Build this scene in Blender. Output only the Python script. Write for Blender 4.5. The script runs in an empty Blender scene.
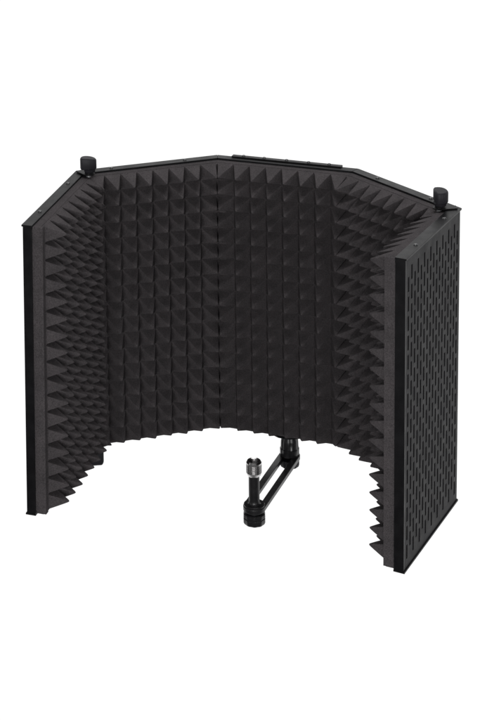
import bpy, bmesh, math, random
from mathutils import Vector, Matrix, noise

WORLD = .12
S = 0.33                      # panel height in metres; everything below is laid out in panel heights
scene = bpy.context.scene
col = scene.collection
tan, cos, sin, pi = math.tan, math.cos, math.sin, math.pi

# ------------------------------------------------------------------ materials
def new_mat(name):
    m = bpy.data.materials.new(name); m.use_nodes = True
    nt = m.node_tree
    return m, nt, nt.nodes['Principled BSDF']

def mapped(nt, scale):
    tc = nt.nodes.new('ShaderNodeTexCoord'); mp = nt.nodes.new('ShaderNodeMapping')
    nt.links.new(tc.outputs['Object'], mp.inputs['Vector'])
    mp.inputs['Scale'].default_value = (scale,)*3
    return mp.outputs['Vector']

def noise_tex(nt, vec, scale, detail=3, rough=.6):
    n = nt.nodes.new('ShaderNodeTexNoise'); n.inputs['Scale'].default_value = scale
    n.inputs['Detail'].default_value = detail; n.inputs['Roughness'].default_value = rough
    nt.links.new(vec, n.inputs['Vector']); return n.outputs['Fac']

def ramp(nt, fac, stops):
    r = nt.nodes.new('ShaderNodeValToRGB'); e = r.color_ramp.elements
    e[0].position, e[0].color = stops[0][0], (*stops[0][1], 1)
    e[1].position, e[1].color = stops[-1][0], (*stops[-1][1], 1)
    for p, c in stops[1:-1]:
        x = e.new(p); x.color = (*c, 1)
    nt.links.new(fac, r.inputs['Fac']); return r.outputs['Color']

def bump(nt, bsdf, h, strength, dist):
    b = nt.nodes.new('ShaderNodeBump'); b.inputs['Strength'].default_value = strength
    b.inputs['Distance'].default_value = dist
    nt.links.new(h, b.inputs['Height']); nt.links.new(b.outputs['Normal'], bsdf.inputs['Normal'])
    return b

def foam_material():
    m, nt, b = new_mat('charcoal_foam')
    v = mapped(nt, 1)
    fine = noise_tex(nt, v, 760, 2, .8)
    mid = noise_tex(nt, v, 45, 3, .6)
    vo = nt.nodes.new('ShaderNodeTexVoronoi'); vo.inputs['Scale'].default_value = 1100
    nt.links.new(v, vo.inputs['Vector'])
    c1 = ramp(nt, fine, [(.30, FOAM_LO), (.70, FOAM_HI)])
    c2 = ramp(nt, mid, [(.3, (.82, .82, .82)), (.7, (1.12, 1.1, 1.1))])
    mx = nt.nodes.new('ShaderNodeMix'); mx.data_type = 'RGBA'; mx.blend_type = 'MULTIPLY'
    mx.inputs['Factor'].default_value = 1
    nt.links.new(c1, mx.inputs['A']); nt.links.new(c2, mx.inputs['B'])
    nt.links.new(mx.outputs['Result'], b.inputs['Base Color'])
    b.inputs['Roughness'].default_value = 1
    b.inputs['Specular IOR Level'].default_value = .05
    b.inputs['Sheen Weight'].default_value = FOAM_SHEEN
    b.inputs['Sheen Roughness'].default_value = .6
    bump(nt, b, vo.outputs['Distance'], .45, .0006)
    return m

def metal_material(name, colr, rough, spec, grain=.25, gscale=1600):
    m, nt, b = new_mat(name)
    v = mapped(nt, 1)
    n = noise_tex(nt, v, 60, 4, .6)
    lo = tuple(c*.85 for c in colr); hi = tuple(c*1.2 for c in colr)
    nt.links.new(ramp(nt, n, [(.35, lo), (.65, hi)]), b.inputs['Base Color'])
    rr = ramp(nt, n, [(.3, (rough-.06,)*3), (.7, (rough+.08,)*3)])
    nt.links.new(rr, b.inputs['Roughness'])
    b.inputs['Specular IOR Level'].default_value = spec
    bump(nt, b, noise_tex(nt, v, gscale, 2, .5), grain, .0002)
    return m

FOAM_LO, FOAM_HI, FOAM_SHEEN = (.0330, .0300, .0312), (.0690, .0632, .0658), .0
M_FOAM = foam_material()
M_METAL = metal_material('black_powder_coat', (.0048, .0047, .0053), .36, .12)
M_PLATE = metal_material('black_coated_sheet', (.0110, .0106, .0118), .5, .09)
M_KNOB = metal_material('matte_black_plastic', (.0150, .0145, .0175), .5, .16, .3, 900)
M_RIVET = metal_material('blackened_rivet_steel', (.02, .02, .021), .16, .6, .05)
M_GLOSS = metal_material('satin_black_steel', (.0090, .0088, .0096), .3, .30, .1)

m, nt, b = new_mat('nickel_plated_steel'); M_CHROME = m
b.inputs['Metallic'].default_value = 1
v = mapped(nt, 1); n = noise_tex(nt, v, 220, 3, .6)
nt.links.new(ramp(nt, n, [(.3, (.44, .43, .43)), (.7, (.62, .61, .61))]), b.inputs['Base Color'])
b.inputs['Roughness'].default_value = .20
# ------------------------------------------------------------------ layout of the five panels
W = .51177; A_B, A_C, A_D, A_E = .96231, .64301, .64382, 1.05368
FL = .0327; TIP = .1315; VAL = .061; P = .05768; FZ = .00172
K = [.99436, 1, .98511, 1, .99192]
ZS = [-.02508, -.00478, 0, 0, .00518, .0083]
LEAN = [.01807, 0, 0, 0, .00028]
def dr(a): return Vector((cos(a), sin(a)))
Cc = Vector((-W*K[2]/2, 0)); Dd = Vector((W*K[2]/2, 0))
DIR = [dr(A_B+A_C), dr(A_C), dr(0), dr(-A_D), dr(-A_D-A_E)]
Ee = Dd+W*DIR[3]; Ff = Ee+W*K[4]*DIR[4]
Bb = Cc-W*DIR[1]; Aa = Bb-W*K[0]*DIR[0]
PT = [Aa, Bb, Cc, Dd, Ee, Ff]
WID = [W*k for k in K]
TA = [0, tan(A_B/2), tan(A_C/2), tan(A_D/2), tan(A_E/2), 0]   # mitre slope at each corner

def warp(k):
    """panel coordinates (along, inward, up) -> shield coordinates"""
    d = DIR[k]; nn = Vector((d[1], -d[0])); p0 = PT[k]; w = WID[k]
    def f(s, n, z):
        q = s/w
        z2 = z+ZS[k]*(1-q)+ZS[k+1]*q
        lean = LEAN[k]*((1-q) if k == 0 else q if k == 4 else 0)
        n2 = n+(z2-.5)*lean
        xy = p0+d*s+nn*n2
        return Vector((xy[0], xy[1], z2))
    return f

# ------------------------------------------------------------------ mesh helpers
def link(name, me, mat, parent, bevel=0, smooth=True, seg=2):
    if smooth:
        for p in me.polygons: p.use_smooth = True
    me.materials.append(mat)
    o = bpy.data.objects.new(name, me); col.objects.link(o)
    if parent: o.parent = parent
    if bevel:
        md = o.modifiers.new('bevel', 'BEVEL'); md.width = bevel*S; md.segments = seg
        md.limit_method = 'ANGLE'; md.angle_limit = math.radians(35)
    return o

def finish(bm, name, mat, parent, f=None, bevel=0, smooth=False, sharp=35):
    for v in bm.verts:
        v.co = (f(*v.co) if f else v.co)*S
    bmesh.ops.recalc_face_normals(bm, faces=bm.faces)
    if smooth:
        for e in bm.edges:
            if len(e.link_faces) == 2 and e.calc_face_angle(0) > math.radians(sharp): e.smooth = False
    me = bpy.data.meshes.new(name); bm.to_mesh(me); bm.free()
    return link(name, me, mat, parent, bevel, smooth)

def prism(bm, poly, z0, z1):
    a = [bm.verts.new((x, y, z0)) for x, y in poly]; c = [bm.verts.new((x, y, z1)) for x, y in poly]
    bm.faces.new(a[::-1]); bm.faces.new(c)
    n = len(poly)
    for i in range(n):
        bm.faces.new((a[i], a[(i+1) % n], c[(i+1) % n], c[i]))

def lathe(bm, prof, cx=0, cy=0, seg=40, mod=None):
    rings = []
    for r, z in prof:
        if r < 1e-6: rings.append([bm.verts.new((cx, cy, z))]); continue
        rings.append([bm.verts.new((cx+cos(2*pi*i/seg)*r*(mod(i/seg, z) if mod else 1),
                                    cy+sin(2*pi*i/seg)*r*(mod(i/seg, z) if mod else 1), z)) for i in range(seg)])
    for a, c in zip(rings, rings[1:]):
        for i in range(seg):
            j = (i+1) % seg
            if len(a) == 1: bm.faces.new((a[0], c[i], c[j]))
            elif len(c) == 1: bm.faces.new((a[i], a[j], c[0]))
            else: bm.faces.new((a[i], a[j], c[j], c[i]))

def arc(cx, cy, r, a0, a1, n):
    return [(cx+r*cos(a0+(a1-a0)*i/n), cy+r*sin(a0+(a1-a0)*i/n)) for i in range(n+1)]

# ------------------------------------------------------------------ parts of a panel
T = .006                                                   # sheet / lip thickness of the frame
def frame_mesh(k, parent):
    bm = bmesh.new(); w = WID[k]; g = .0003
    tl, tr = TA[k], TA[k+1]
    def l(n): return n*tl+(g if tl else -.0015)
    def r(n): return w-n*tr-(g if tr else -.0015)
    o = -.0035
    for z0, z1 in ((0, T), (1-T, 1)):
        prism(bm, [(l(o), o), (r(o), o), (r(FL), FL), (l(FL), FL)], z0, z1)
    # lip turned inwards along the flange's inner edge
    for z0, z1 in ((T-.0005, T+.010), (1-T-.010, 1-T+.0005)):
        prism(bm, [(l(FL-.003)+.0006, FL-.0035), (r(FL-.003)-.0006, FL-.0035), (r(FL)-.0006, FL-.0005), (l(FL)+.0006, FL-.0005)], z0, z1)
    # side flanges
    e = .005
    prism(bm, [(l(0)+.002, .0002), (l(0)+.012, .0002), (l(0)+.012, .004), (l(.004)+e+.002, .004), (l(FL)+e, FL-.001), (l(FL)+.001, FL-.001)], T-.0004, 1-T+.0004)
    prism(bm, [(r(0)-.002, .0002), (r(FL)-.001, FL-.001), (r(FL)-e, FL-.001), (r(.004)-e-.002, .004), (r(0)-.012, .004), (r(0)-.012, .0002)], T-.0004, 1-T+.0004)
    return finish(bm, 'panel_frame', M_METAL, parent, warp(k), bevel=.0016)

def plate_mesh(k, parent):
    """sheet with staggered vertical slots, cut through"""
    w = WID[k]; s0, s1 = .011, w-.011; z0, z1 = T, 1-T
    nc, nr = 17, 15
    m0 = .004; pit = (w-2*.011-2*m0)/nc; sw = .0116
    zz = .022; rp = (z1-z0-2*zz)/(nr+.5); sl = rp*.755
    xs = [s0]; slotcol = {}
    for i in range(nc):
        c = s0+m0+pit*(i+.5)
        slotcol[len(xs)] = i % 2; xs += [c-sw/2, c+sw/2]
    xs.append(s1)
    zb = set()
    slots = [[], []]
    for ph in (0, 1):
        for j in range(nr):
            c = z0+zz+rp*(j+.5+.5*ph); a, b2 = c-sl/2, c+sl/2
            slots[ph].append((a, b2)); zb.add(round(a, 6)); zb.add(round(b2, 6))
    zs = [z0]+sorted(zb)+[z1]
    bm = bmesh.new()
    V = [[bm.verts.new((x, .0005, z)) for z in zs] for x in xs]
    for i in range(len(xs)-1):
        for j in range(len(zs)-1):
            zc = (zs[j]+zs[j+1])/2
            if i in slotcol and any(a < zc < b2 for a, b2 in slots[slotcol[i]]): continue
            bm.faces.new((V[i][j], V[i+1][j], V[i+1][j+1], V[i][j+1]))
    for vv in [v for v in bm.verts if not v.link_faces]: bm.verts.remove(vv)
    r = bmesh.ops.extrude_face_region(bm, geom=bm.faces[:])
    for v in r['geom']:
        if isinstance(v, bmesh.types.BMVert): v.co.y += .0045
    return finish(bm, 'perforated_plate', M_PLATE, parent, warp(k))

def foam_mesh(k, parent):
    rnd = random.Random(11+k)
    w = WID[k]; tl, tr = TA[k], TA[k+1]; g = -.0022
    free = .0052
    def lo(n): return n*tl+g if tl else free
    def hi(n): return w-n*tr-g if tr else w-free
    bm = bmesh.new(); NB = VAL-.003; nb0 = .0065
    zb0, zb1 = T+.0006, 1-T-.0006
    # slab: back block with a slightly uneven front
    prism(bm, [(lo(.02)+.001, nb0), (hi(.02)-.001, nb0), (hi(NB), NB), (lo(NB), NB)], zb0, zb1)
    # smooth border strip down the free edge, a little proud of the valleys
    if not tl: prism(bm, [(free+.0004, NB-.004), (w/2-4*P+.0005, NB-.004), (w/2-4*P+.0005, .0668), (free+.0004, .0668)], zb0+.0006, zb1-.0006)
    if not tr: prism(bm, [(w/2+4*P-.0005, NB-.004), (w-free-.0004, NB-.004), (w-free-.0004, .0668), (w/2+4*P-.0005, .0668)], zb0+.0006, zb1-.0006)
    R = [(1, 0, 1), (.88, .11, .965), (.60, .435, .93), (.33, .735, .87), (.14, .93, .72)]
    def clampn(s, n):
        s = max(s, lo(n)); s = min(s, hi(n)); return s
    def wob(s, z, a):
        return (noise.noise(Vector((s*31, z*31, k*7)))*a)
    H = TIP-VAL
    c0, c1 = 8, 17
    def valley(i, j):
        s = w/2+(i-4)*P; z = .5+FZ+(j-8.5)*P
        return s, z
    base = {}
    def bv(i2, j2):   # half-cell lattice in the valleys
        if (i2, j2) in base: return base[(i2, j2)]
        s, z = w/2+(i2/2-4)*P, .5+FZ+(j2/2-8.5)*P
        edge = i2 in (0, 16) or j2 in (0, 34); edge2 = j2 in (0, 34)
        n = VAL+(0 if edge else wob(s, z, .003))
        if i2 == 0:
            if tl: n = (.094 if j2 % 2 else .070) if k in (2, 3) and not edge2 else n; s = lo(n)
            else: n = .0665
        if i2 == 16:
            if tr: n = (.094 if j2 % 2 else .070) if k in (1, 2) and not edge2 else n; s = hi(n)
            else: n = .0665
        ds = 0 if edge else wob(s+9, z, .0010); dz = 0 if edge else wob(s, z+9, .0010)
        v = bm.verts.new((clampn(s+ds, n), n, z+dz)); base[(i2, j2)] = v; return v
    for i in range(c0):
        for j in range(c1):
            cs, cz = w/2+(i-3.5)*P, .5+FZ+(j-8)*P
            hgt = H*(1+rnd.uniform(-.028, .022))
            ox, oz = rnd.uniform(-.0013, .0013), rnd.uniform(-.0013, .0013)-.002
            if i == 0 and k in (2, 3): ox -= .0060          # pressed against the neighbouring pad
            if i == 7 and k in (1, 2): ox += .0060
            # 8 points round each ring: corner, mid, corner ...
            idx = [(0, 0), (1, 0), (2, 0), (2, 1), (2, 2), (1, 2), (0, 2), (0, 1)]
            prev = [bv(2*i+a, 2*j+b2) for a, b2 in idx]
            for r, h, sq in R[1:]:
                ring = []
                for a, b2 in idx:
                    dx, dz = a-1, b2-1
                    rr = r*P/2
                    q = sq if (dx and dz) else 1.0
                    n = VAL+hgt*h
                    t = h
                    s = cs+dx*rr*q+ox*t; z = cz+dz*rr*q+oz*t
                    ring.append(bm.verts.new((clampn(s, n), n, z)))
                for e in range(8):
                    f = (e+1) % 8
                    bm.faces.new((prev[e], prev[f], ring[f], ring[e]))
                prev = ring
            n = VAL+hgt*.985
            tip = bm.verts.new((clampn(cs+ox, n), n, cz+oz))
            for e in range(8): bm.faces.new((prev[e], prev[(e+1) % 8], tip))
    # skirt down into the slab
    rim = [(i, 0) for i in range(17)]+[(16, j) for j in range(1, 35)]+[(i, 34) for i in range(15, -1, -1)]+[(0, j) for j in range(33, 0, -1)]
    low = [bm.verts.new((base[r].co.x, NB-.002, base[r].co.z)) for r in rim]
    for a in range(len(rim)):
        c = (a+1) % len(rim)
        bm.faces.new((base[rim[a]], base[rim[c]], low[c], low[a]))
    return finish(bm, 'foam_pad', M_FOAM, parent, warp(k), smooth=True, sharp=24)

def dome_rivet(f, s, n, parent, z=1.0, r=.0062, h=.0045, down=False, name='rivet', mat=None):
    bm = bmesh.new(); sg = -1 if down else 1
    prof = [(r*1.15, 0), (r*1.12, sg*h*.25), (r*.9, sg*h*.62), (r*.55, sg*h*.92), (0, sg*h)]
    lathe(bm, prof, 0, 0, 16)
    p = f(s, n, z)
    for v in bm.verts: v.co += p
    return finish(bm, name, mat or M_RIVET, parent, smooth=True, sharp=60)

# ------------------------------------------------------------------ the shield
def empty(name, loc):
    o = bpy.data.objects.new(name, None); col.objects.link(o); o.location = loc; return o

shield = empty('microphone_shield', (0, 0, 0))
shield['label'] = 'black five-panel folding microphone isolation shield lined with charcoal pyramid foam, on slotted mounting arm'
shield['category'] = 'microphone shield'

for k in range(5):
    fr = frame_mesh(k, shield)
    plate_mesh(k, fr); foam_mesh(k, fr)
    f = warp(k)
    for q in (.235, .755):
        if k != 2: dome_rivet(f, WID[k]*q, .0135, fr)
        dome_rivet(f, WID[k]*q, .0135, fr, z=0, down=True)

# seam hinges behind and above the inner corners
def hinge(i):
    p = PT[i]; bm = bmesh.new()
    a = math.atan2((DIR[i-1]+DIR[i]).y, (DIR[i-1]+DIR[i]).x)
    out = Vector((-sin(a), cos(a)))
    r = .0034; cx, cy = p[0]-out[0]*.0046, p[1]-out[1]*.0046
    lathe(bm, [(0, .0008), (r, .0008), (r, .9985), (0, .9985)], cx, cy, 14)
    return finish(bm, 'hinge', M_METAL, shield, lambda x, y, z: Vector((x, y, z+ZS[i])), smooth=True)
for i in (1, 2, 3, 4): hinge(i)

# stiffening plate behind the middle panel, standing a little above the flange
f2 = warp(2); w2 = WID[2]
bm = bmesh.new()
s0, s1 = .055, w2-.055
prism(bm, [(s0, -.0105), (s1, -.0105), (s1, -.0040), (s0, -.0040)], .0, 1.004)
prism(bm, [(s0, -.0105), (s1, -.0105), (s1, .012), (s0, .012)], 1.0008, 1.0050)
plate = finish(bm, 'stiffening_plate', M_METAL, shield, f2, bevel=.0012)
for q in (.105, .295, .50, .70, .885):
    dome_rivet(f2, s0+(s1-s0)*q, -.001, plate, z=1.0048)

# ------------------------------------------------------------------ hinge knobs at the two wing joints
def knob(i, top=True):
    p = PT[i]; a = math.atan2((DIR[i-1]+DIR[i]).y, (DIR[i-1]+DIR[i]).x); inn = Vector((sin(a), -cos(a)))
    base = Vector((p[0], p[1]))+(inn*.060+Vector((.001, .001)) if i == 1 else inn*.068)
    z = (1.0 if top else 0.0)+ZS[i]; sg = 1 if top else -1
    off, ang = ((-.002, .004), math.radians(28)) if i == 1 else ((-.002, .010), math.radians(-62))
    r = .0275
    bm = bmesh.new()
    # D section: rounded back, nearly flat face
    poly = [(x*(1+.022*cos(j*pi)), y*(1+.022*cos(j*pi))) for j, (x, y) in enumerate(arc(0, 0, r, math.radians(-8), math.radians(188), 30))]
    poly += [(-r*.93, -.011), (-r*.80, -.0135), (r*.80, -.0135), (r*.93, -.011)]
    za, zb = .019, (.060 if top else .069); rd = .006 if top else .013
    rings = []
    n = len(poly)
    for zz, sc in ((za, .93), (za+.003, 1), (zb-rd, 1), (zb-rd*.55, .97), (zb-rd*.2, .90), (zb, .90-rd*11+.04)):
        ring = []
        for x, y in poly:
            lift = -.10*(x+r)*(zz-za)/(zb-za) if top else 0
            ring.append(bm.verts.new((x*sc, y*sc, zz+lift)))
        rings.append(ring)
    for u, v in zip(rings, rings[1:]):
        for e in range(n): bm.faces.new((u[e], u[(e+1) % n], v[(e+1) % n], v[e]))
    bm.faces.new(rings[0][::-1]); bm.faces.new(rings[-1])
    lathe(bm, [(0, .0074), (.0165, .0074), (.0185, .009), (.0195, .014), (.0225, .0186), (0, .0186)], .004, .002, 28)
    R = Matrix.Rotation(ang, 3, 'Z')
    for v in bm.verts:
        co = R @ v.co
        v.co = Vector((base[0]+off[0]+co.x, base[1]+off[1]+co.y, z+sg*co.z))
    kn = finish(bm, 'hinge_knob', M_KNOB, shield, smooth=True, sharp=40)
    bm = bmesh.new()
    prof = [(0, z-sg*.010), (.0085, z-sg*.010)]
    for j in range(6):
        prof += [(.0085, z+sg*(.0035*j)), (.0070, z+sg*(.0035*j+.0017))]
    prof += [(.0085, z+sg*.0215), (0, z+sg*.0215)]
    lathe(bm, prof, base[0], base[1], 20)
    finish(bm, 'threaded_bolt', M_STEEL, kn, smooth=True, sharp=80)
    bm = bmesh.new()
    lathe(bm, [(0, z+sg*.0048), (.0135, z+sg*.0048), (.0135, z+sg*.0072), (0, z+sg*.0072)], base[0], base[1], 24)
    finish(bm, 'washer', M_GLOSS, kn, smooth=True)
    # little bracket carrying the bolt, lying on the flange at the corner
    e = (Vector((p[0], p[1]))-base); le = e.length; e.normalize(); pe = Vector((-e.y, e.x))
    bm = bmesh.new(); rr = .0205
    poly = [(base+pe*(rr*cos(q))-e*(rr*sin(q))) for q in [pi*j/14 for j in range(15)]]
    poly += [base+e*(le-.012)-pe*.014, base+e*(le-.012)+pe*.014]
    za_, zb_ = sorted((z+sg*.0006, z+sg*.0046))
    prism(bm, [(q.x, q.y) for q in poly], za_, zb_)
    finish(bm, 'hinge_bracket', M_METAL, kn, bevel=.001)
M_STEEL = metal_material('dark_zinc', (.10, .10, .105), .35, .5, .1)
for i in (1, 4):
    knob(i, True); knob(i, False)

# ------------------------------------------------------------------ mounting arm, post and clamp
ZA = -.090; AR = .0375                                    # arm height, end radius
FRONT = Vector((-.001, -.403)); BACK = Vector((.009, -.012))
ax = (BACK-FRONT).normalized(); L = (BACK-FRONT).length
def armf(x, y, z):   # x across, y along
    rt = Vector((ax[1], -ax[0])); q = FRONT+ax*y+rt*x
    return Vector((q[0], q[1], z))
bm = bmesh.new()
outer = arc(0, 0, AR, pi, 2*pi, 20)+arc(0, L, AR, 0, pi, 20)
ir = .0150
inner = arc(0, .030, ir, pi, 2*pi, 20)+arc(0, L-.008, ir, 0, pi, 20)
n = len(outer)
vs = [[bm.verts.new((x, y, z)) for x, y in poly] for poly, z in ((outer, ZA-.0075), (inner, ZA-.0075), (outer, ZA+.0075), (inner, ZA+.0075))]
for e in range(n):
    g = (e+1) % n
    bm.faces.new((vs[0][e], vs[0][g], vs[1][g], vs[1][e])); bm.faces.new((vs[2][e], vs[3][e], vs[3][g], vs[2][g]))
    bm.faces.new((vs[0][e], vs[2][e], vs[2][g], vs[0][g])); bm.faces.new((vs[1][e], vs[1][g], vs[3][g], vs[3][e]))
arm = finish(bm, 'slotted_arm', M_GLOSS, shield, armf, bevel=.0016)

fx, fy = FRONT
t = ZA+.0076
bm = bmesh.new()   # post with foot collar
lathe(bm, [(0, t), (.0345, t), (.0355, t+.0012), (.0355, t+.0058), (.0335, t+.0075), (.0225, t+.0080), (.0205, t+.0100),
           (.0188, t+.0135), (.0183, t+.022), (.0183, t+.108), (0, t+.108)], fx, fy, 48)
post = finish(bm, 'mounting_post', M_GLOSS, shield, smooth=True, sharp=30)
bm = bmesh.new()   # thread adapter: knurled sleeve with an open threaded bore
z0 = t+.1085; z1 = z0+.054
prof = [(0, z0), (.0200, z0), (.0232, z0+.004), (.0250, z0+.010)]
zz = z0+.012
while zz < z1-.014:
    prof += [(.0262, zz), (.0262, zz+.0016), (.0249, zz+.0028)]; zz += .0044
prof += [(.0258, z1-.012), (.0258, z1-.006), (.0225, z1-.0005), (.0205, z1), (.0180, z1-.001)]
zz = z1-.003
while zz > z1-.032:
    prof += [(.0160, zz), (.0176, zz-.0018)]; zz -= .0036
prof += [(.0160, z1-.034), (0, z1-.034)]
lathe(bm, prof, fx, fy, 56)
finish(bm, 'thread_adapter', M_CHROME, post, smooth=True, sharp=25)

t = ZA-.0076
def lobes(u, z): return 1+.022*cos(2*pi*u*10)
bm = bmesh.new()
lathe(bm, [(0, t), (.031, t), (.0315, t-.004), (.027, t-.0065), (.027, t-.0085), (.034, t-.011)], fx, fy, 60)
lathe(bm, [(0, t-.0088), (.033, t-.0088), (.0365, t-.012), (.0372, t-.018), (.0372, t-.022), (.0350, t-.0235), (.0350, t-.0265), (.0372, t-.028), (.0372, t-.042), (.0350, t-.047), (.028, t-.0505), (0, t-.052)], fx, fy, 60, lobes)
FLOOR = t-.052
finish(bm, 'clamp_knob', M_GLOSS, arm, smooth=True, sharp=35)

# clamp under the middle panel
bx, by = BACK
t = ZA+.0076
bm = bmesh.new()
def flute(u, z): return 1-.075*max(0, cos(2*pi*(u*6+.1)))**3
lathe(bm, [(0, t), (.0325, t), (.0345, t+.003), (.0345, t+.026), (.0320, t+.029), (.0312, t+.052), (.0300, t+.060), (.0270, t+.068), (.0255, t+.0775), (0, t+.0775)], bx, by, 60, flute)
clamp = finish(bm, 'clamp_body', M_GLOSS, shield, smooth=True, sharp=35)
t = ZA-.0076
bm = bmesh.new()
lathe(bm, [(0, t), (.0325, t), (.0345, t-.003), (.0345, t-.018), (.0325, t-.025), (.026, t-.029), (0, t-.030)], bx, by, 60, lobes)
finish(bm, 'clamp_knob', M_KNOB, clamp, smooth=True, sharp=35)
# foot plate that carries the clamp, screwed under the frame
bm = bmesh.new()
prism(bm, [(w2/2-.060, -.0100), (w2/2+.060, -.0100), (w2/2+.060, .030), (w2/2+.020, .052), (w2/2-.020, .052), (w2/2-.060, .030)], -.0060, -.0006)
finish(bm, 'foot_plate', M_METAL, clamp, f2, bevel=.001)

# ------------------------------------------------------------------ camera
yaw, pitch, roll = -.39518, .17379, -.02458
cy_, sy_, cp, sp = cos(yaw), sin(yaw), cos(pitch), sin(pitch)
fwd = Vector((sy_*cp, cy_*cp, -sp)); right = Vector((cy_, -sy_, 0)); up = right.cross(fwd)
c, s = cos(roll), sin(roll)
r2 = c*right+s*up; u2 = -s*right+c*up
cam = bpy.data.cameras.new('camera'); co = bpy.data.objects.new('camera', cam); col.objects.link(co)
loc = Vector((1.66411, -5.67467, 2.87889))*S
co.matrix_world = Matrix(((r2[0], u2[0], -fwd[0], loc[0]), (r2[1], u2[1], -fwd[1], loc[1]), (r2[2], u2[2], -fwd[2], loc[2]), (0, 0, 0, 1)))
cam.sensor_fit = 'HORIZONTAL'; cam.sensor_width = 36; cam.lens = 1760.306/480*36
cam.shift_x = (240-93.8786)/480; cam.shift_y = -(360+73.6637)/480
cam.clip_start = .01; cam.clip_end = 100
scene.camera = co

# ------------------------------------------------------------------ light: white studio with overhead softboxes
wd = bpy.data.worlds.new('World'); scene.world = wd; wd.use_nodes = True
nt = wd.node_tree; bg = nt.nodes['Background']
# the studio round the shield: evenly white behind and below it, dimmer on the photographer's side
tc = nt.nodes.new('ShaderNodeTexCoord'); dt = nt.nodes.new('ShaderNodeVectorMath'); dt.operation = 'DOT_PRODUCT'
dt.inputs[1].default_value = Vector((-.12, .96, -.25)).normalized()
nt.links.new(tc.outputs['Generated'], dt.inputs[0])
mr = nt.nodes.new('ShaderNodeMapRange'); mr.interpolation_type = 'SMOOTHSTEP'
mr.inputs['From Min'].default_value = -.10; mr.inputs['From Max'].default_value = .55
mr.inputs['To Min'].default_value = WORLD; mr.inputs['To Max'].default_value = 1.06
nt.links.new(dt.outputs['Value'], mr.inputs['Value'])
nt.links.new(mr.outputs['Result'], bg.inputs['Strength'])
bg.inputs['Color'].default_value = (1, 1, 1, 1)
def area(name, loc, target, size, power):
    l = bpy.data.lights.new(name, 'AREA'); l.shape = 'RECTANGLE'; l.size, l.size_y = size; l.energy = power
    o = bpy.data.objects.new(name, l); col.objects.link(o); o.location = loc
    o.rotation_euler = (Vector(target)-Vector(loc)).to_track_quat('-Z', 'Y').to_euler()
    return o
area('overhead_softbox', (.0, .1, 1.9), (0, -.1, .2), (1.4, 1.2), 24)
area('side_softbox', (-1.9, -1.4, .40), (0, -.2, .15), (1.0, 1.2), 7)
area('side_softbox', (2.0, -1.3, .40), (0, -.2, .15), (1.0, 1.2), 7)
area('front_softbox', (.5, -2.6, .42), (0, 0, .15), (1.8, 1.0), 52)

vs_ = scene.view_settings
vs_.view_transform = 'Standard'; vs_.look = 'None'; vs_.exposure = 0; vs_.gamma = 1
scene.display_settings.display_device = 'sRGB'
scene.render.engine = 'CYCLES'
scene.cycles.use_denoising = True
scene.cycles.max_bounces = 6
